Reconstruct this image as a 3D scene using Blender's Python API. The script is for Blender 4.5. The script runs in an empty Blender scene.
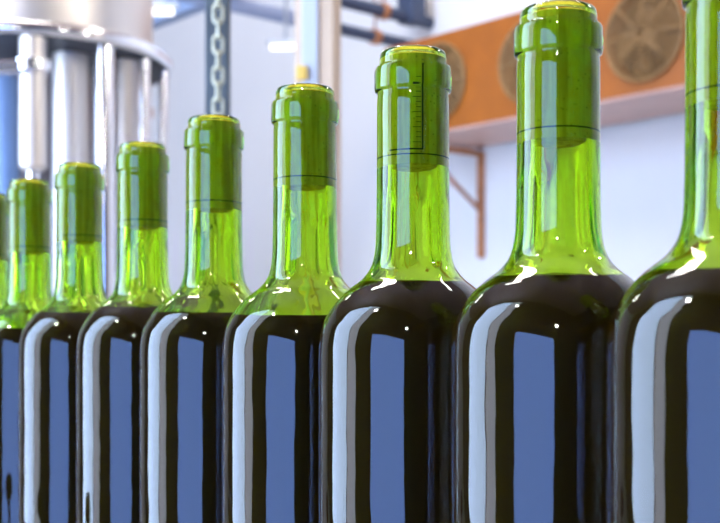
import bpy, bmesh, math, random
from mathutils import Vector, Matrix
random.seed(7)
PI = math.pi
C = bpy.context.scene.collection
sc = bpy.context.scene

# ------------------------------------------------------------------ materials
def mat(name):
    m = bpy.data.materials.new(name); m.use_nodes = True
    nt = m.node_tree
    for n in list(nt.nodes): nt.nodes.remove(n)
    out = nt.nodes.new('ShaderNodeOutputMaterial')
    return m, nt, out

def principled(name, col, rough=.5, metal=0, spec=.5, noise=None, bump=None, coat=0):
    """noise=(scale, amount, stretch) varies the base colour; bump=(scale, strength)"""
    m, nt, out = mat(name)
    p = nt.nodes.new('ShaderNodeBsdfPrincipled')
    p.inputs['Base Color'].default_value = (*col, 1)
    p.inputs['Roughness'].default_value = rough
    p.inputs['Metallic'].default_value = metal
    p.inputs['Specular IOR Level'].default_value = spec
    p.inputs['Coat Weight'].default_value = coat
    nt.links.new(p.outputs[0], out.inputs[0])
    tc = nt.nodes.new('ShaderNodeTexCoord')
    if noise:
        mp = nt.nodes.new('ShaderNodeMapping'); mp.inputs['Scale'].default_value = noise[2]
        nz = nt.nodes.new('ShaderNodeTexNoise'); nz.inputs['Scale'].default_value = noise[0]
        nz.inputs['Detail'].default_value = 5
        rp = nt.nodes.new('ShaderNodeValToRGB')
        a = noise[1]
        rp.color_ramp.elements[0].position = .3; rp.color_ramp.elements[1].position = .7
        rp.color_ramp.elements[0].color = (*[c*(1-a) for c in col], 1)
        rp.color_ramp.elements[1].color = (*[min(1, c*(1+a)) for c in col], 1)
        nt.links.new(tc.outputs['Object'], mp.inputs[0]); nt.links.new(mp.outputs[0], nz.inputs['Vector'])
        nt.links.new(nz.outputs[0], rp.inputs[0]); nt.links.new(rp.outputs[0], p.inputs['Base Color'])
    if bump:
        nz = nt.nodes.new('ShaderNodeTexNoise'); nz.inputs['Scale'].default_value = bump[0]
        b = nt.nodes.new('ShaderNodeBump'); b.inputs['Strength'].default_value = bump[1]
        b.inputs['Distance'].default_value = .01
        nt.links.new(tc.outputs['Object'], nz.inputs['Vector']); nt.links.new(nz.outputs[0], b.inputs['Height'])
        nt.links.new(b.outputs[0], p.inputs['Normal'])
    return m

def emission(name, col, strength):
    m, nt, out = mat(name)
    e = nt.nodes.new('ShaderNodeEmission')
    e.inputs[0].default_value = (*col, 1); e.inputs[1].default_value = strength
    nt.links.new(e.outputs[0], out.inputs[0])
    return m

def bottle_glass():
    m, nt, out = mat('green_bottle_glass')
    g = nt.nodes.new('ShaderNodeBsdfGlass'); g.inputs['Roughness'].default_value = 0
    g.inputs['IOR'].default_value = 1.52
    g.inputs['Color'].default_value = (1, 1, 1, 1)
    tc = nt.nodes.new('ShaderNodeTexCoord')
    mp = nt.nodes.new('ShaderNodeMapping'); mp.inputs['Scale'].default_value = (1, 1, .35)
    nz = nt.nodes.new('ShaderNodeTexNoise'); nz.inputs['Scale'].default_value = 120
    nz.inputs['Detail'].default_value = 1
    b = nt.nodes.new('ShaderNodeBump'); b.inputs['Strength'].default_value = .12; b.inputs['Distance'].default_value = .001
    nt.links.new(tc.outputs['Object'], mp.inputs[0]); nt.links.new(mp.outputs[0], nz.inputs['Vector'])
    nt.links.new(nz.outputs[0], b.inputs['Height']); nt.links.new(b.outputs[0], g.inputs['Normal'])
    nt.links.new(g.outputs[0], out.inputs['Surface'])
    v = nt.nodes.new('ShaderNodeVolumeAbsorption')
    v.inputs['Color'].default_value = (.79, .905, 0.0, 1); v.inputs['Density'].default_value = 530
    nt.links.new(v.outputs[0], out.inputs['Volume'])
    return m

def cork_mat():
    m, nt, out = mat('cork')
    p = nt.nodes.new('ShaderNodeBsdfPrincipled'); p.inputs['Roughness'].default_value = .8
    p.inputs['Specular IOR Level'].default_value = .1
    tc = nt.nodes.new('ShaderNodeTexCoord')
    nz = nt.nodes.new('ShaderNodeTexNoise'); nz.inputs['Scale'].default_value = 260; nz.inputs['Detail'].default_value = 4
    vo = nt.nodes.new('ShaderNodeTexVoronoi'); vo.inputs['Scale'].default_value = 420
    mp = nt.nodes.new('ShaderNodeMapping'); mp.inputs['Scale'].default_value = (1, 1, .05)
    nz2 = nt.nodes.new('ShaderNodeTexNoise'); nz2.inputs['Scale'].default_value = 330; nz2.inputs['Detail'].default_value = 3
    r3 = nt.nodes.new('ShaderNodeValToRGB')
    r3.color_ramp.elements[0].position = .38; r3.color_ramp.elements[0].color = (.72, .62, .5, 1)
    r3.color_ramp.elements[1].position = .56; r3.color_ramp.elements[1].color = (1, 1, 1, 1)
    mx2 = nt.nodes.new('ShaderNodeMix'); mx2.data_type = 'RGBA'; mx2.blend_type = 'MULTIPLY'; mx2.inputs[0].default_value = 1
    nt.links.new(tc.outputs['Object'], mp.inputs[0]); nt.links.new(mp.outputs[0], nz2.inputs['Vector']); nt.links.new(nz2.outputs[0], r3.inputs[0])
    r1 = nt.nodes.new('ShaderNodeValToRGB')
    r1.color_ramp.elements[0].position = .3; r1.color_ramp.elements[0].color = (1.0, .70, .2, 1)
    r1.color_ramp.elements[1].position = .65; r1.color_ramp.elements[1].color = (1.0, .80, .28, 1)
    r2 = nt.nodes.new('ShaderNodeValToRGB')
    r2.color_ramp.elements[0].position = .08; r2.color_ramp.elements[0].color = (.7, .66, .6, 1)
    r2.color_ramp.elements[1].position = .2; r2.color_ramp.elements[1].color = (1, 1, 1, 1)
    mx = nt.nodes.new('ShaderNodeMix'); mx.data_type = 'RGBA'; mx.blend_type = 'MULTIPLY'; mx.inputs[0].default_value = 1
    L = nt.links.new
    L(tc.outputs['Object'], nz.inputs['Vector']); L(tc.outputs['Object'], vo.inputs['Vector'])
    L(nz.outputs[0], r1.inputs[0]); L(vo.outputs['Distance'], r2.inputs[0])
    L(r1.outputs[0], mx.inputs[6]); L(r2.outputs[0], mx.inputs[7]); L(mx.outputs[2], mx2.inputs[6]); L(r3.outputs[0], mx2.inputs[7]); L(mx2.outputs[2], p.inputs['Base Color'])
    L(p.outputs[0], out.inputs[0])
    return m

M = dict(
    glass=bottle_glass(), cork=cork_mat(),
    wine=principled('red_wine', (.052, .017, .021), .25, spec=.06),
    ink=principled('ink', (.03, .03, .02), .7),
    white_wall=principled('white_wall_paint', (.71, .70, .70), .6, noise=(1.2, .03, (1, 1, 1))),
    dark_wall=principled('dark_wall_paint', (.028, .034, .06), .7, noise=(2, .15, (1, 1, 1))),
    ceiling=principled('ceiling_panel', (.37, .26, .235), .7, noise=(1.5, .1, (1, 1, 1))),
    floor=principled('epoxy_floor', (.42, .42, .42), .35, noise=(3, .12, (1, 1, 1))),
    frame=principled('window_frame_paint', (.08, .08, .09), .5),
    day=emission('bright_daylight_pane', (.52, .68, 1.0), 12),
    day_grey=emission('hazy_daylight_pane', (.72, .75, .95), 4.8),
    day_blue=emission('blue_daylight_pane', (.22, .39, 1.0), 8),
    sky_pane=emission('skylight_pane', (1, .97, .93), 40),
    lamp=emission('lamp_glow', (1, .95, .9), 220),
    tube=emission('tube_glow', (1, .97, .93), 2.5),
    lampshell=principled('lamp_housing', (.5, .52, .55), .4),
    orange=principled('orange_enamel', (.35, .10, .008), .45, noise=(6, .12, (1, 1, 1))),
    tray=principled('pinkish_drip_tray', (.56, .34, .27), .4, noise=(5, .1, (1, 1, 1))),
    grille=principled('brown_grille_wire', (.34, .19, .07), .45, metal=.2),
    fan=principled('fan_blade', (.36, .21, .08), .45, noise=(8, .3, (1, 1, 1))),
    fandark=principled('fan_recess', (.07, .04, .02), .7),
    rust=principled('rusty_steel', (.42, .17, .07), .7, noise=(30, .3, (1, 1, 1))),
    steel=principled('stainless_steel', (.76, .70, .64), .42, metal=1, noise=(6, .08, (1, 1, .2))),
    steel_dark=principled('brushed_dark_steel', (.24, .22, .24), .45, metal=.8),
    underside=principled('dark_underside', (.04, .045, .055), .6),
    polished=principled('polished_steel', (.9, .89, .9), .16, metal=1),
    grey_post=principled('blue_grey_post', (.09, .12, .135), .5, noise=(20, .25, (1, 1, 1))),
    chain=principled('galvanised_chain', (.62, .62, .45), .42, metal=.45, noise=(90, .25, (1, 1, 1))),
    cream=principled('cream_post', (.60, .45, .31), .55, noise=(7, .06, (1, 1, 1))),
    white_strip=principled('white_strip', (.48, .52, .56), .4),
    yellow=principled('yellow_plastic', (.7, .45, .08), .5),
    pipe=principled('dark_blue_pipe', (.045, .065, .12), .5),
    pipe_lit=principled('pale_blue_lit_pipe', (.30, .35, .50), .6),  # bare pipe again, with light and blur put into a paler colour
    blue_beam=principled('blue_grey_beam', (.26, .34, .50), .5),
    blue=principled('blue_panel', (.12, .21, .38), .4, noise=(3, .2, (1, 1, 1))),
    black=principled('black_plastic', (.015, .015, .017), .4),
    belt=principled('conveyor_belt', (.11, .11, .12), .5, noise=(50, .2, (1, 1, 1))),
)

# ------------------------------------------------------------------ geometry helpers
def obj(name, bm, m, parent=None, smooth=True, flat_angle=None):
    bmesh.ops.recalc_face_normals(bm, faces=bm.faces)
    me = bpy.data.meshes.new(name); bm.to_mesh(me); bm.free()
    if smooth:
        for p in me.polygons: p.use_smooth = True
        if flat_angle: me.set_sharp_from_angle(angle=math.radians(flat_angle))
    me.materials.append(m)
    o = bpy.data.objects.new(name, me); C.objects.link(o)
    if parent: o.parent = parent
    return o

def tag(o, label, cat, group=None):
    o['label'] = label; o['category'] = cat
    if group: o['group'] = group
    return o

def thing(name, label, cat, loc=(0, 0, 0), rotz=0, group=None):
    o = bpy.data.objects.new(name, None); C.objects.link(o)
    o.location = loc; o.rotation_euler = (0, 0, rotz); o.empty_display_size = .05
    return tag(o, label, cat, group)

def structure(o):
    o['kind'] = 'structure'; return o

def lathe(bm, prof, n=48, cx=0, cy=0, closed=False, cap=True):
    rings = []
    for r, z in prof:
        if r < 1e-7:
            rings.append([bm.verts.new((cx, cy, z))])
        else:
            rings.append([bm.verts.new((cx+r*math.cos(2*PI*i/n), cy+r*math.sin(2*PI*i/n), z)) for i in range(n)])
    pairs = list(zip(rings, rings[1:]))
    if closed: pairs.append((rings[-1], rings[0]))
    for a, b in pairs:
        for i in range(n):
            j = (i+1) % n
            if len(a) == 1 and len(b) == 1: continue
            if len(a) == 1: bm.faces.new((a[0], b[j], b[i]))
            elif len(b) == 1: bm.faces.new((a[i], a[j], b[0]))
            else: bm.faces.new((a[i], a[j], b[j], b[i]))
    if cap and not closed:
        for r in (rings[0], rings[-1]):
            if len(r) > 1: bm.faces.new(r)
    return bm

def box(bm, x0, x1, y0, y1, z0, z1, bev=0, mtx=None):
    vs = [bm.verts.new((x, y, z)) for x in (x0, x1) for y in (y0, y1) for z in (z0, z1)]
    idx = [(0, 1, 3, 2), (4, 6, 7, 5), (0, 4, 5, 1), (2, 3, 7, 6), (0, 2, 6, 4), (1, 5, 7, 3)]
    fs = [bm.faces.new([vs[i] for i in f]) for f in idx]
    if bev:
        es = list({e for f in fs for e in f.edges})
        r = bmesh.ops.bevel(bm, geom=es, offset=bev, segments=2, affect='EDGES', profile=.5)
        vs = list({v for f in r['faces'] for v in f.verts} | {v for v in vs if v.is_valid})
    if mtx is not None:
        for v in vs:
            if v.is_valid: v.co = mtx @ v.co
    return bm

def tube(bm, pts, r, n=12, closed=False):
    """sweep a circle of radius r (number or list) along pts"""
    pts = [Vector(p) for p in pts]; N = len(pts); rings = []
    up = Vector((0, 0, 1))
    prev = None
    for i, p in enumerate(pts):
        if closed: t = (pts[(i+1) % N]-pts[i-1]).normalized()
        else: t = (pts[min(i+1, N-1)]-pts[max(i-1, 0)]).normalized()
        if prev is None:
            a = t.cross(up)
            if a.length < 1e-3: a = t.cross(Vector((1, 0, 0)))
            a.normalize()
        else:
            a = (prev - t*prev.dot(t)).normalized()
        prev = a; b = t.cross(a)
        rr = r[i] if isinstance(r, (list, tuple)) else r
        rings.append([bm.verts.new(p+rr*(a*math.cos(2*PI*k/n)+b*math.sin(2*PI*k/n))) for k in range(n)])
    pr = list(zip(rings, rings[1:]))
    if closed: pr.append((rings[-1], rings[0]))
    for A, B in pr:
        for k in range(n):
            bm.faces.new((A[k], A[(k+1) % n], B[(k+1) % n], B[k]))
    if not closed:
        bm.faces.new(rings[0]); bm.faces.new(rings[-1])
    return bm

def smooth_profile(pts, per=5):
    """Catmull-Rom through (r, z) points"""
    out = []
    P = [pts[0]]+list(pts)+[pts[-1]]
    for i in range(1, len(P)-2):
        p0, p1, p2, p3 = P[i-1:i+3]
        for k in range(per):
            t = k/per
            out.append(tuple(.5*((2*b)+(-a+c)*t+(2*a-5*b+4*c-d)*t*t+(-a+3*b-3*c+d)*t**3)
                             for a, b, c, d in zip(p0, p1, p2, p3)))
    out.append(tuple(pts[-1]))
    return out

# ------------------------------------------------------------------ frame of the hall
EYE = 1.136                                   # camera height
A_D = Vector((-.661, .751, 0)).normalized()   # long axis of the hall (along the fan wall)
A_E = Vector((A_D.y, -A_D.x, 0))              # across the hall, towards the fan wall
HALL = Matrix(((A_D.x, A_E.x, 0, 0), (A_D.y, A_E.y, 0, 0), (0, 0, 1, 0), (0, 0, 0, 1)))  # (d, e, z) -> world
D0, D1, E0, E1, H = -3.2, 10.6, -1.75, 4.78, 5.6

def hall(d, e, z=0): return HALL @ Vector((d, e, z))

structure(obj('floor', box(bmesh.new(), D0-.2, D1+.2, E0-.2, E1+.2, -.1, 0, mtx=HALL), M['floor'], smooth=False))
structure(obj('ceiling', box(bmesh.new(), D0-.2, D1+.2, E0-.2, E1+.2, H, H+.1, mtx=HALL), M['ceiling'], smooth=False))
structure(obj('wall_right', box(bmesh.new(), D0, D1, E1, E1+.15, 0, H, mtx=HALL), M['white_wall'], smooth=False))
structure(obj('wall_back', box(bmesh.new(), D1, D1+.15, E0-.15, E1+.15, 0, H, mtx=HALL), M['white_wall'], smooth=False))
structure(obj('wall_front', box(bmesh.new(), D0-.15, D0, E0-.15, E1+.15, 0, H, mtx=HALL), M['dark_wall'], smooth=False))

WINS = [  # d0, d1, z0, z1, pane material, number of panes
    (-1.22, .50, .35, 1.86, 'day_blue', 2),
    (1.36, 2.05, .35, 5.3, 'day_grey', 2),
    (2.05, 5.15, .35, 5.3, 'day', 4),
]
bm = bmesh.new()
cuts = [D0]+[v for w in WINS for v in (w[0], w[1])]+[D1]
for i in range(0, len(cuts), 2):
    box(bm, cuts[i], cuts[i+1], E0-.15, E0, 0, H, mtx=HALL)
for w in WINS:
    box(bm, w[0], w[1], E0-.15, E0, 0, w[2], mtx=HALL); box(bm, w[0], w[1], E0-.15, E0, w[3], H, mtx=HALL)
structure(obj('wall_left', bm, M['dark_wall'], smooth=False))
for k, (d0, d1, z0, z1, pm, n) in enumerate(WINS):
    bm = bmesh.new(); t = .006
    for a, b, c, d in ((d0, d1, z0, z0+t), (d0, d1, z1-t, z1), (d0, d0+t, z0+t, z1-t), (d1-t, d1, z0+t, z1-t)):
        box(bm, a, b, E0-.10, E0-.04, c, d, mtx=HALL)
    w = structure(obj(f'window_{k+1}', bm, M['frame'], smooth=False))
    obj('pane', box(bmesh.new(), d0+t, d1-t, E0-.08, E0-.07, z0+t, z1-t, mtx=HALL), M[pm], w, smooth=False)

# skylight in the ceiling
sd, se = A_D.dot(Vector((-.95, 3.1, 0))), A_E.dot(Vector((-.95, 3.1, 0)))
bm = bmesh.new()
for a, b, c, d in ((-.6, .6, -.6, -.54), (-.6, .6, .54, .6), (-.6, -.54, -.54, .54), (.54, .6, -.54, .54)):
    box(bm, sd+a, sd+b, se+c, se+d, H-.05, H, mtx=HALL)
w = structure(obj('window_4', bm, M['frame'], smooth=False))
obj('pane', box(bmesh.new(), sd-.54, sd+.54, se-.54, se+.54, H-.03, H-.02, mtx=HALL), M['sky_pane'], w, smooth=False)

# ------------------------------------------------------------------ ceiling lamps
def bulb(d, e, z, label, r=.035):
    p = hall(d, e, z)
    t = thing('pendant_lamp', label, 'lamp', p, group='bare pendant lamps')
    obj('bulb', lathe(bmesh.new(), [(0, -r), (r*.7, -r*.72), (r, 0), (r*.8, r*.6), (r*.35, r*1.4), (0, r*1.4)], 24), M['lamp'], t)
    obj('socket', lathe(bmesh.new(), [(0, r*1.4), (.018, r*1.4), (.02, r*1.4+.05), (.006, r*1.4+.06), (0, r*1.4+.06)], 20), M['black'], t)
    obj('cord', tube(bmesh.new(), [(0, 0, r*1.4+.05), (0, 0, H-z)], .004, 8), M['black'], t)

# ------------------------------------------------------------------ wine bottles
OUT = [(.0130, .2935)]
OUTER_NECK = [(.01395, .2815), (.0140, .262), (.0141, .245), (.0143, .232), (.0147, .2235), (.0163, .2170),
              (.0196, .2124), (.0242, .2088), (.0281, .2053), (.0318, .2006), (.0341, .1966), (.0354, .1931), (.0364, .187), (.0366, .181)]
INNER = [(.0096, .2985), (.00945, .297), (.0094, .285), (.0095, .262), (.0098, .245), (.0103, .232), (.0110, .2235), (.0128, .2165), (.0160, .2118),
         (.0205, .2078), (.0246, .2038), (.0284, .1990), (.0309, .1948), (.0324, .1912), (.0332, .186), (.0334, .181)]
inner_s = smooth_profile(INNER, 5)

def inner_r(z):
    for (r0, z0), (r1, z1) in zip(inner_s, inner_s[1:]):
        if z1 <= z <= z0: return r0+(r1-r0)*(z0-z)/max(1e-9, z0-z1)
    return .0334

def glass_bm():
    lip = [(.0098, .2992), (.0105, .2999), (.0114, .3001), (.0122, .2997), (.0127, .2990), (.0129, .2980), (.0130, .2960), (.0130, .2948),
           (.01305, .2944), (.0133, .2942), (.0140, .2941), (.0145, .2938), (.01485, .2930), (.0149, .2915), (.01495, .2870), (.0149, .2854),
           (.0147, .2846), (.0143, .2843), (.0139, .2842), (.01375, .2840), (.0137, .2835), (.0138, .2825)]
    outer = lip + smooth_profile(OUTER_NECK, 5)
    z = .181
    outer += [(.0366, .15), (.0366, .10), (.0366, .05), (.0366, .012), (.0361, .007), (.0352, .0035), (.0335, .0012), (.031, .0001), (.029, 0), (.027, .001),
              (.022, .006), (.015, .013), (.008, .0165), (0, .0175)]
    inn = [(0, .0215), (.009, .0205), (.017, .0165), (.024, .0095), (.028, .006), (.031, .006), (.0330, .009), (.0334, .014), (.0334, .05), (.0334, .10), (.0334, .15)]
    inn += list(reversed(inner_s))
    return lathe(bmesh.new(), outer+[], 96, cap=False), inn

def make_glass():
    bm, inn = glass_bm()
    lathe(bm, inn+[(.0098, .2992)], 96, cap=False)
    bmesh.ops.remove_doubles(bm, verts=bm.verts, dist=1e-6)
    for v in bm.verts:                      # uneven inner wall of moulded glass, below the cork and above the wine
        r = math.hypot(v.co.x, v.co.y); z = v.co.z
        if .2125 < z < .2455 and r < .0132 and r < .0128:
            w = min(1, (z-.2125)/.006)*min(1, (.2455-z)/.005)
            a = math.atan2(v.co.y, v.co.x)
            k = 1+w*(.022*math.sin(3*a+.7)+.024*math.sin(5*a+2.1)+.020*math.sin(9*a+1.3)+.012*math.sin(16*a))
            v.co.x *= k; v.co.y *= k
    return bm

def wine_bm(z):
    g = .00012
    pr = [(0, .0213), (.009, .0203), (.017, .0163), (.024, .0093), (.028, .0058), (.031, .0058), (.0331, .0088), (.0334+g, .014), (.0334+g, .05), (.0334+g, .10), (.0334+g, .15), (.0334+g, .181)]
    zz = .181
    while zz < z-.0008:
        zz += .0008
        pr.append((inner_r(zz)+g, zz))
    pr += [(inner_r(z)+g, z), (inner_r(z)*.5, z), (0, z)]
    return lathe(bmesh.new(), pr, 96, cap=False)

def cork_bm(z0, z1=.2978):
    g = .00012
    pr = [(0, z0), (.0086, z0), (inner_r(z0)+g, z0+.0006)]
    k = 12
    for i in range(1, k): 
        z = z0+.0006+(z1-.0012-z0)*i/k
        pr.append((inner_r(z)+g, z))
    pr += [(inner_r(z1)+g, z1-.0006), (.0088, z1), (0, z1)]
    return lathe(bmesh.new(), pr, 64, cap=False)

def band_bm(z, a0, a1, w=.00045, r=None):
    """thin printed ring segment wrapped round the cork"""
    bm = bmesh.new(); n = max(3, int((a1-a0)/.05))
    rr = (r or inner_r(z))+.00016
    vs = []
    for i in range(n+1):
        a = a0+(a1-a0)*i/n
        vs.append([bm.verts.new((q*math.cos(a), q*math.sin(a), z+s*w/2)) for q, s in ((rr, -1), (rr, 1), (rr-.0001, 1), (rr-.0001, -1))])
    for A, B in zip(vs, vs[1:]):
        for k in range(4): bm.faces.new((A[k], A[(k+1) % 4], B[(k+1) % 4], B[k]))
    if a1-a0 < 6.2: bm.faces.new(vs[0]); bm.faces.new(vs[-1])
    return bm

BELT = .95
G = 'green wine bottles standing in a row'
BOT = [  # X, Y, wine level, cork bottom, label
    (.1076, .3440, .2060, .2550, 'green wine bottle cut off by the right edge, nearest of the row'),
    (.0670, .4056, .2078, .2545, 'large green wine bottle in front of the middle cooler fan, lip touching the top edge'),
    (.0205, .4644, .2092, .2549, 'green wine bottle with ruled scale on its cork, before the left end of orange cooler'),
    (-.0243, .5300, .1985, .2559, 'green wine bottle standing directly in front of the cream upright post'),
    (-.0729, .5990, .2015, .2538, 'green wine bottle directly below the hanging chain'),
    (-.1224, .6760, .2066, .2526, 'green wine bottle just left of the one directly below the chain'),
    (-.1756, .7510, .2058, .2510, 'blurred green wine bottle before the steel machine, third bottle from the left edge'),
    (-.2267, .8230, .1978, .2500, 'blurred green wine bottle whose lip is the smallest one fully shown, far left'),
    (-.2766, .8930, .2020, .2500, 'green wine bottle cut off by the left edge of the photo, farthest of the row'),
]
glass_src = None
for i, (x, y, zw, zc, lab) in enumerate(BOT):
    t = thing('wine_bottle', lab, 'bottle', (x, y, BELT), random.uniform(-3, 3) if i != 2 else 0, G)
    if glass_src is None:
        glass_src = g = obj('glass_body', make_glass(), M['glass'], t)
    else:
        g = glass_src.copy(); C.objects.link(g); g.parent = t
    w = obj('wine', wine_bm(zw), M['wine'], t, flat_angle=40)
    w['label'] = 'dark red wine filling the bottle'
    c = obj('cork', cork_bm(zc), M['cork'], t, flat_angle=40)
    rz = t.rotation_euler.z
    obj('printed_line', band_bm(zc+.0042, 0, 2*PI, .0005), M['ink'], c, smooth=False)
    if i == 2:
        obj('printed_line', band_bm(zc+.0060, -PI*.80, -PI*.40, .0006), M['ink'], c, smooth=False)
        a = -PI/2+.30
        bm = bmesh.new(); rr = .0095+.00016
        box(bm, rr-.0001, rr+.00008, -.00025, .00025, zc+.006, .293, mtx=Matrix.Rotation(a, 4, 'Z'))
        obj('printed_line', bm, M['ink'], c, smooth=False)
        bm = bmesh.new()
        for k in range(14):
            wd = .0017 if k % 3 else .0028
            q = a-.06-wd/rr
            for s in range(4):
                a0 = q+(wd/rr)*s/4
                box(bm, rr-.0001, rr+.00008, 0, wd/4, zc+.0085+k*.0019, zc+.0087+k*.0019, mtx=Matrix.Rotation(a0, 4, 'Z'))
        obj('printed_ticks', bm, M['ink'], c, smooth=False)

# ------------------------------------------------------------------ conveyor carrying the bottles
ROW = Vector((-.2766-.1076, .8930-.3440, 0)).normalized()
mid = Vector((-.06, .60, 0))
ang = math.atan2(ROW.y, ROW.x)
t = thing('bottle_conveyor', 'long low steel conveyor that carries the row of wine bottles', 'conveyor', (mid.x, mid.y, 0), ang)
# local x along the row; +y is towards the camera's left (window side)
obj('belt', box(bmesh.new(), -1.0, 1.9, -.06, .06, .93, BELT, .002), M['belt'], t, smooth=False)
for s in (-1, 1):
    y0, y1 = (.062, .15) if s > 0 else (-.15, -.062)
    obj('side_frame', box(bmesh.new(), -1.0, 1.9, y0, y1, .82, .945, .004), M['steel_dark'], t, smooth=False)
obj('bed', box(bmesh.new(), -.98, 1.88, -.06, .06, .84, .93), M['steel_dark'], t, smooth=False)
for xx in (-.85, .5, 1.75):
    for s in (-1, 1):
        obj('leg', box(bmesh.new(), xx-.02, xx+.02, s*.1-.02, s*.1+.02, .03, .82, .003), M['steel_dark'], t, smooth=False)
        obj('foot', lathe(bmesh.new(), [(0, 0), (.035, 0), (.035, .008), (.012, .02), (.012, .035), (0, .035)], 24, xx, s*.1), M['black'], t, flat_angle=40)

def knob(x, y, label):
    k = thing('clamp_knob', label, 'knob', (x, y, .945), 0, 'guide clamp knobs on the conveyor edge')
    obj('base_plate', lathe(bmesh.new(), [(0, 0), (.024, 0), (.024, .02), (.020, .024), (0, .024)], 28), M['polished'], k, flat_angle=40)
    obj('stem', tube(bmesh.new(), [(0, 0, .02), (0, 0, .078)], .006, 16), M['black'], k)
    obj('grip', lathe(bmesh.new(), [(0, .073), (.010, .074), (.0175, .078), (.0195, .084), (.017, .091), (.009, .0945), (0, .095)], 28), M['black'], k)
knob(-.290, .670, 'small black clamp knob on a thin stem beside the far bottles')

# ------------------------------------------------------------------ orange fan cooler on the right wall
# local frame: x along the wall (towards the far left), y towards the wall, origin under fan nearest the camera
FC = Vector((1.211, 5.1, 0))
cool = thing('fan_cooler', 'long orange evaporator cooler with three round grille fans on the white wall', 'cooler', (FC.x, FC.y, EYE+1.085), 0)
cool.matrix_world = Matrix.Translation((FC.x, FC.y, EYE+1.085)) @ HALL
L0, L1, HH, DEP = -.46, 1.64, .485, .46
def fan_hole_panel():
    bm = bmesh.new(); n = 40; R = .197
    xs = [L0, .31, .93, L1]
    for k, cx in enumerate((0, .62, 1.24)):
        x0, x1 = xs[k], xs[k+1]; cz = HH/2
        fr, bk = [], []
        for i in range(n):
            a = 2*PI*(i+.5)/n; c, s = math.cos(a), math.sin(a)
            tx = ((x1-cx)/c if c > 0 else (x0-cx)/c); tz = ((HH-cz)/s if s > 0 else (0-cz)/s)
            tt = min(tx, tz)
            ox, oz = cx+c*tt, cz+s*tt
            fr.append((bm.verts.new((cx+R*c, 0, cz+R*s)), (ox, oz)))
            bk.append(bm.verts.new((cx+R*c, .10, cz+R*s)))
        outer = [bm.verts.new((p[1][0], 0, p[1][1])) for p in fr]
        for i in range(n):
            j = (i+1) % n
            bm.faces.new((fr[i][0], fr[j][0], outer[j], outer[i]))
            bm.faces.new((fr[i][0], bk[i], bk[j], fr[j][0]))
            # corner fill
            a, b = outer[i].co, outer[j].co
            if abs(a.x-b.x) > 1e-6 and abs(a.z-b.z) > 1e-6:
                cxn = x1 if max(a.x, b.x) > x1-1e-5 else x0
                czn = HH if max(a.z, b.z) > HH-1e-5 else 0
                v = bm.verts.new((cxn, 0, czn)); bm.faces.new((outer[i], outer[j], v))
    return bm
obj('front_panel', fan_hole_panel(), M['orange'], cool, flat_angle=30)
bm = bmesh.new()
box(bm, L0, L1, 0.002, DEP, HH-.012, HH); box(bm, L0, L0+.012, .002, DEP, 0, HH-.012); box(bm, L1-.012, L1, .002, DEP, 0, HH-.012)
box(bm, L0+.012, L1-.012, DEP-.012, DEP, 0, HH-.012)
obj('casing', bm, M['orange'], cool, smooth=False)
bm = bmesh.new(); box(bm, L0, L1, 0, DEP, -.014, 0, .004)
obj('drip_tray', bm, M['tray'], cool, smooth=False)
obj('cooling_coil', box(bmesh.new(), L0+.02, L1-.02, .14, .2, .02, HH-.02), M['fandark'], cool, smooth=False)
obj('drain_spout', tube(bmesh.new(), [(.02, .42, -.012), (.02, .42, -.065)], .02, 14), M['rust'], cool)
for cx in (0, .62, 1.24):
    f = bpy.data.objects.new('fan', None); C.objects.link(f); f.parent = cool; f.location = (cx, 0, HH/2)
    bm = bmesh.new()
    for k in range(11):
        r = .03+.0165*k
        tube(bm, [(r*math.cos(2*PI*i/40), -.012-.022*(1-(r/.2)**2), r*math.sin(2*PI*i/40)) for i in range(40)], .0034 if k < 10 else .007, 6, closed=True)
    for k in range(8):
        a = 2*PI*k/8
        tube(bm, [(r*math.cos(a), -.0145-.022*(1-(r/.2)**2), r*math.sin(a)) for r in (.01, .06, .12, .2)], .004, 6)
    obj('fan_grille', bm, M['grille'], f)
    bm = bmesh.new()
    for k in range(5):
        a0 = 2*PI*k/5+cx*3
        rows = []
        for r, w, tw in ((.035, .25, .03), (.08, .42, .03), (.13, .5, .028), (.178, .45, .022)):
            rows.append([bm.verts.new((r*math.cos(a0+w*q), .05+tw*q, r*math.sin(a0+w*q))) for q in (-1, 0, 1)])
        top = rows
        for A, B in zip(rows, rows[1:]):
            for q in range(2): bm.faces.new((A[q], A[q+1], B[q+1], B[q]))
    bmesh.ops.solidify(bm, geom=bm.faces[:], thickness=.004)
    obj('fan_blades', bm, M['fan'], f)
    bm = lathe(bmesh.new(), [(0, -.03), (.035, -.03), (.042, -.02), (.042, .04), (0, .04)], 24)
    bmesh.ops.transform(bm, matrix=Matrix.Translation((0, .05, 0)) @ Matrix.Rotation(-PI/2, 4, 'X'), verts=bm.verts)
    obj('fan_hub', bm, M['fan'], f, flat_angle=40)

# wall bracket under the cooler
def bracket(d, label):
    p = hall(d, E1-.001, 0)
    b = thing('wall_bracket', label, 'bracket', p)
    b.matrix_world = Matrix.Translation(p) @ HALL
    zt = EYE+1.055
    obj('upright', box(bmesh.new(), -.018, .018, -.03, 0, EYE+.48, zt, .003), M['rust'], b, smooth=False)
    obj('arm', box(bmesh.new(), -.016, .016, -.50, -.03, zt-.03, zt, .003), M['rust'], b, smooth=False)
    bm = bmesh.new(); tube(bm, [(0, -.03, EYE+.74), (0, -.46, zt-.03)], .013, 10)
    obj('brace', bm, M['rust'], b)
pw = Vector((.664, 6.48, 0))
bracket(A_D.dot(pw), 'rusty angle bracket below the left part of the orange cooler')

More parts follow.
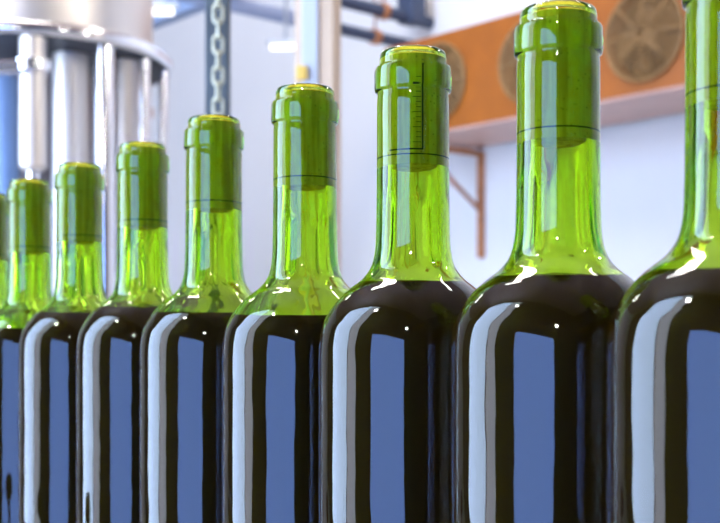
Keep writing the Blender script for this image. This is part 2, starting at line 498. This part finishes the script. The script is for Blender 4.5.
# overhead pipes running to the wall
def pipe(h, end, label, m, r=.024, L=3.4, clamps=(), jb=False):
    p = Vector(end); p.z = EYE+h
    t = thing('overhead_pipe', label, 'pipe', p, 0)
    t.matrix_world = Matrix.Translation(p) @ HALL
    Ld = L if jb else .75
    obj('pipe_run', tube(bmesh.new(), [(0, 0, 0), (0, -Ld, 0)], r, 16), m, t, flat_angle=50)
    if not jb: obj('lit_pipe_run', tube(bmesh.new(), [(0, -Ld, 0), (0, -L, 0)], r+.008, 16), M['pipe_lit'], t, flat_angle=50)  # same pipe away from the wall, painted paler for light and blur
    if jb: obj('junction_box', box(bmesh.new(), -.06, .06, -.20, -.09, -.03, .17, .006), M['pipe'], t, smooth=False)
    for c in clamps:
        obj('clamp', lathe(bmesh.new(), [(r, -.02), (r+.012, -.02), (r+.012, .02), (r, .02)], 16, closed=True), M['rust'], t).matrix_local = \
            Matrix.Translation((0, -c, 0)) @ Matrix.Rotation(PI/2, 4, 'X')
        obj('hanger_rod', tube(bmesh.new(), [(0, -c, r+.005), (0, -c, H-p.z)], .006, 8), M['rust'], t)
pe = hall(A_D.dot(Vector((.407, 6.79, 0))), E1-.002)
pipe(1.83, pe, 'upper dark blue overhead pipe running to the wall above the cooler', M['pipe'], .034, clamps=(.36, 2.6), jb=True)
pipe(1.68, pe, 'lower dark blue overhead pipe reaching the wall behind the cooler', M['pipe'], .030, clamps=(.42, 2.6))

bp = Vector((-.775, 6.0, 0))
t = thing('ceiling_beam', 'blue grey overhead beam crossing above the steel machine', 'beam', (bp.x, bp.y, EYE+1.70))
t.matrix_world = Matrix.Translation((bp.x, bp.y, EYE+1.70)) @ HALL
obj('beam_web', box(bmesh.new(), -2.5, 3.8, -.01, .01, .012, .088), M['blue_beam'], t, smooth=False)
obj('beam_flange', box(bmesh.new(), -2.5, 3.8, -.04, .04, 0, .012), M['blue_beam'], t, smooth=False)
obj('beam_flange', box(bmesh.new(), -2.5, 3.8, -.04, .04, .088, .10), M['blue_beam'], t, smooth=False)
for xx in (-1.9, .9, 3.3):
    obj('hanger_rod', tube(bmesh.new(), [(xx, 0, .095), (xx, 0, H-EYE-1.70)], .01, 8), M['blue_beam'], t)

def hanging_tube(p, L, label, along, rod=True):
    t = thing('tube_lamp', label, 'lamp', p); t.matrix_world = Matrix.Translation(p) @ (HALL if along else Matrix.Identity(4))
    bm = tube(bmesh.new(), [(-L/2, 0, 0), (L/2, 0, 0)], .014, 14); obj('glass_tube', bm, M['tube'], t, flat_angle=50)
    obj('housing', box(bmesh.new(), -L/2-.02, L/2+.02, -.02, .02, .016, .032, .004), M['lampshell'], t, smooth=False)
    obj('hanger_rod', tube(bmesh.new(), [(0, 0, .03), (0, 0, H-p[2])], .008, 8), M['lampshell'], t)
hanging_tube((-.372, 6.0, EYE+1.50), .15, 'small white hanging lamp left of the cream post', False)
hanging_tube((-.80, 4.6, EYE+1.285), .17, 'bright hanging lamp just right of the steel machine top', False)

# ------------------------------------------------------------------ cream upright post
t = thing('upright_post', 'cream square upright post with a white strip down its front', 'post', (-.0955, 2.5, 0), -.2)
obj('post_shaft', box(bmesh.new(), -.0425, .0425, 0, .07, 0, H-.001, .004), M['cream'], t, smooth=False)
obj('cover_strip', box(bmesh.new(), -.026, .009, -.006, .001, .3, 3.9, .002), M['white_strip'], t, smooth=False)
obj('cable_clip', box(bmesh.new(), -.036, -.012, -.016, -.005, .555+EYE, .585+EYE, .003), M['yellow'], t, smooth=False)

# ------------------------------------------------------------------ dark post and chain
t = thing('steel_upright', 'narrow dark blue grey upright post behind the chain', 'post', (-.1775, 1.50, 0))
obj('post_shaft', box(bmesh.new(), -.0148, .0148, -.012, .012, .008, 2.3, .002), M['grey_post'], t, smooth=False)
obj('base_plate', box(bmesh.new(), -.06, .06, -.06, .06, 0, .008, .001), M['grey_post'], t, smooth=False)
obj('hook_arm', tube(bmesh.new(), [(.006, -.01, 1.70), (.006, -.05, 1.70), (.006, -.058, 1.712)], .003, 10), M['grey_post'], t)

ch = thing('hanging_chain', 'galvanised steel link chain hanging before the dark post', 'chain', (-.1715, 1.45, 1.689))
def link_bm():
    bm = bmesh.new(); w, hl, r = .0056, .0095, .0020
    pts = []
    for i in range(12): a = PI*i/11; pts.append((w*math.cos(a), 0, hl-w+.0018+w*math.sin(a)))
    for i in range(12): a = PI+PI*i/11; pts.append((w*math.cos(a), 0, -(hl-w+.0018)+w*math.sin(a)))
    return tube(bm, pts, r, 10, closed=True)
src = None
for k in range(27):
    if src is None: src = l = obj('chain_link', link_bm(), M['chain'], ch)
    else: l = src.copy(); C.objects.link(l); l.parent = ch
    l.location = (0, 0, -k*.0188)
    l.rotation_euler = (0, 0, (0 if k % 2 == 0 else PI/2)+random.uniform(-.15, .15))

# ------------------------------------------------------------------ stainless filling machine
FM = Vector((-.825, 3.0, 0))
t = thing('filling_machine', 'round stainless steel filling machine with vertical cylinders under its bowl', 'machine', FM)
zr = EYE+.70
bm = lathe(bmesh.new(), [(0, zr+.03), (.30, zr+.03), (.303, zr+.06), (.303, zr+.8), (.28, zr+.85), (.12, zr+.93), (0, zr+.95)], 96)
obj('bowl', bm, M['steel'], t, flat_angle=40)
obj('bowl_rim', lathe(bmesh.new(), [(.305, zr+.03), (.345, zr+.028), (.352, zr+.02), (.354, zr+.008), (.350, zr-.002), (.345, zr-.004), (.335, zr+.002), (.30, zr+.02), (.29, zr+.03)], 96, closed=True), M['polished'], t, flat_angle=50)
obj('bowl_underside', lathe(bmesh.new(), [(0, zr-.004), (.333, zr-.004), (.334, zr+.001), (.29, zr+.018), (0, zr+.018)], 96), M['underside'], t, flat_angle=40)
obj('carousel_table', lathe(bmesh.new(), [(0, .86), (.40, .86), (.41, .87), (.41, .91), (.40, .92), (0, .92)], 96), M['steel'], t, flat_angle=40)
obj('pedestal', lathe(bmesh.new(), [(0, 0), (.42, 0), (.42, .03), (.33, .05), (.33, .859), (0, .859)], 64), M['steel_dark'], t, flat_angle=40)
obj('central_column', lathe(bmesh.new(), [(0, .92), (.10, .92), (.10, zr-.008), (0, zr-.008)], 48), M['steel_dark'], t, flat_angle=40)
for th, rr, r in ((16.5, .32, .031), (-35, .32, .031), (-100, .32, .031), (135, .32, .031), (-150, .32, .031)):
    a = math.radians(th); x, y = rr*math.sin(a), -rr*math.cos(a)
    c = obj('filling_cylinder', lathe(bmesh.new(), [(0, 1.53), (r*.7, 1.53), (r, 1.54), (r, zr-.008), (0, zr-.008)], 32, x, y), M['steel'], t, flat_angle=40)
    obj('valve_stem', lathe(bmesh.new(), [(0, .921), (.014, .921), (.014, 1.535), (0, 1.535)], 20, x, y), M['polished'], c, flat_angle=40)
    obj('clamp_ring', lathe(bmesh.new(), [(r, zr-.085), (r+.012, zr-.085), (r+.012, zr-.06), (r, zr-.06)], 32, x, y, closed=True), M['polished'], c, flat_angle=40)
for th, rr, r in ((46, .325, .0235), (70, .325, .0145), (92, .332, .011), (-70, .32, .02), (170, .32, .02)):
    a = math.radians(th); x, y = rr*math.sin(a), -rr*math.cos(a)
    obj('tie_rod', lathe(bmesh.new(), [(0, .921), (r, .921), (r, zr-.008), (0, zr-.008)], 28, x, y), M['polished'], t, flat_angle=40)
for x, y, r in ((.138, -.15, .045), (.26, -.10, .028)):
    obj('product_pipe', lathe(bmesh.new(), [(0, .921), (r, .921), (r, zr-.008), (0, zr-.008)], 36, x, y), M['steel'], t, flat_angle=40)

obj('product_pipe', lathe(bmesh.new(), [(0, .921), (.03, .921), (.03, zr-.008), (0, zr-.008)], 36, .133, .10), M['steel_dark'], t, flat_angle=40)
obj('air_pipe', lathe(bmesh.new(), [(0, .921), (.026, .921), (.026, 1.775), (0, 1.785)], 36, -.012, -.15), M['blue'], t, flat_angle=40)
obj('support_bar', box(bmesh.new(), -.16, .09, -.345, -.325, 1.742, 1.772, .004), M['polished'], t, smooth=False)

# blue cabinet behind the machine
t = thing('control_cabinet', 'blue control cabinet behind the left side of the steel machine', 'cabinet', (-1.83, 5.0, 0))
obj('cabinet_body', box(bmesh.new(), -.42, .41, 0, .4, .08, 2.36, .01), M['blue'], t, smooth=False)
obj('cabinet_plinth', box(bmesh.new(), -.40, .39, .02, .38, 0, .08), M['black'], t, smooth=False)
d = obj('cabinet_door', box(bmesh.new(), -.40, .39, -.02, 0, .12, 2.32, .006), M['blue'], t, smooth=False)
obj('handle', box(bmesh.new(), .31, .335, -.045, -.02, 1.1, 1.3, .004), M['polished'], d, smooth=False)

# lamps of the hall (behind and above the camera)
bulb(A_D.dot(Vector((-.46,-2.15,0))), A_E.dot(Vector((-.46,-2.15,0))), 2.41, 'bare bulb hanging low behind the viewpoint', .085)
bulb(-.2, 2.2, 2.6, 'bare bulb hanging above the right side of the hall', .07)
bulb(.9, -.9, 3.0, 'bare bulb hanging near the tall windows', .07)
bulb(-1.6, 1.2, 2.9, 'bare bulb hanging at the dark end of the hall', .07)

# unseen warm lights added overhead to balance the blue window light
def added_warm_light(d, e, label, power=70, L=1.2):
    p = hall(d, e, H-.06)
    t = thing('added_warm_light', label, 'lamp', p, 0, 'added warm overhead lights'); t.matrix_world = Matrix.Translation(p) @ HALL
    obj('housing', box(bmesh.new(), -L/2, L/2, -.09, .09, .0, .058, .005), M['lampshell'], t, smooth=False)
    la = bpy.data.lights.new('light', 'AREA'); la.shape = 'RECTANGLE'; la.size = L; la.size_y = .16; la.energy = power; la.color = (1, .93, .86)
    o = bpy.data.objects.new('light_source', la); C.objects.link(o); o.parent = t; o.location = (0, 0, -.012)
for k, (d, e) in enumerate(((3.2, 3.2), (5.6, 3.2), (3.4, .6), (8, 1.6), (1.0, 3.4))):
    added_warm_light(d, e, ('added warm light over the orange cooler', 'added warm light over the far part of the white wall', 'added warm light over the steel machine',
                         'added warm light at the far end of the hall', 'added warm light at the near end of the white wall')[k], 25)

# ------------------------------------------------------------------ world, camera, view
w = bpy.data.worlds.new('world'); sc.world = w; w.use_nodes = True
w.node_tree.nodes['Background'].inputs[0].default_value = (.6, .7, .9, 1)
w.node_tree.nodes['Background'].inputs[1].default_value = .5
cam = bpy.data.cameras.new('camera'); co = bpy.data.objects.new('camera', cam); C.objects.link(co)
co.location = (0, 0, EYE); co.rotation_euler = (PI/2, 0, 0)
cam.sensor_width = 36; cam.lens = 60; cam.shift_y = 85.5/720
cam.clip_start = .01
cam.dof.use_dof = True; cam.dof.focus_distance = .46; cam.dof.aperture_fstop = 60/3.2
sc.camera = co
sc.view_settings.view_transform = 'Standard'; sc.view_settings.look = 'None'
sc.view_settings.exposure = 0; sc.view_settings.gamma = 1; sc.view_settings.use_curve_mapping = False
cy = sc.cycles
cy.max_bounces = 20; cy.transmission_bounces = 20; cy.glossy_bounces = 8; cy.diffuse_bounces = 5
cy.use_denoising = True; cy.caustics_reflective = True; cy.caustics_refractive = True; cy.sample_clamp_indirect = 8
cy.blur_glossy = .2
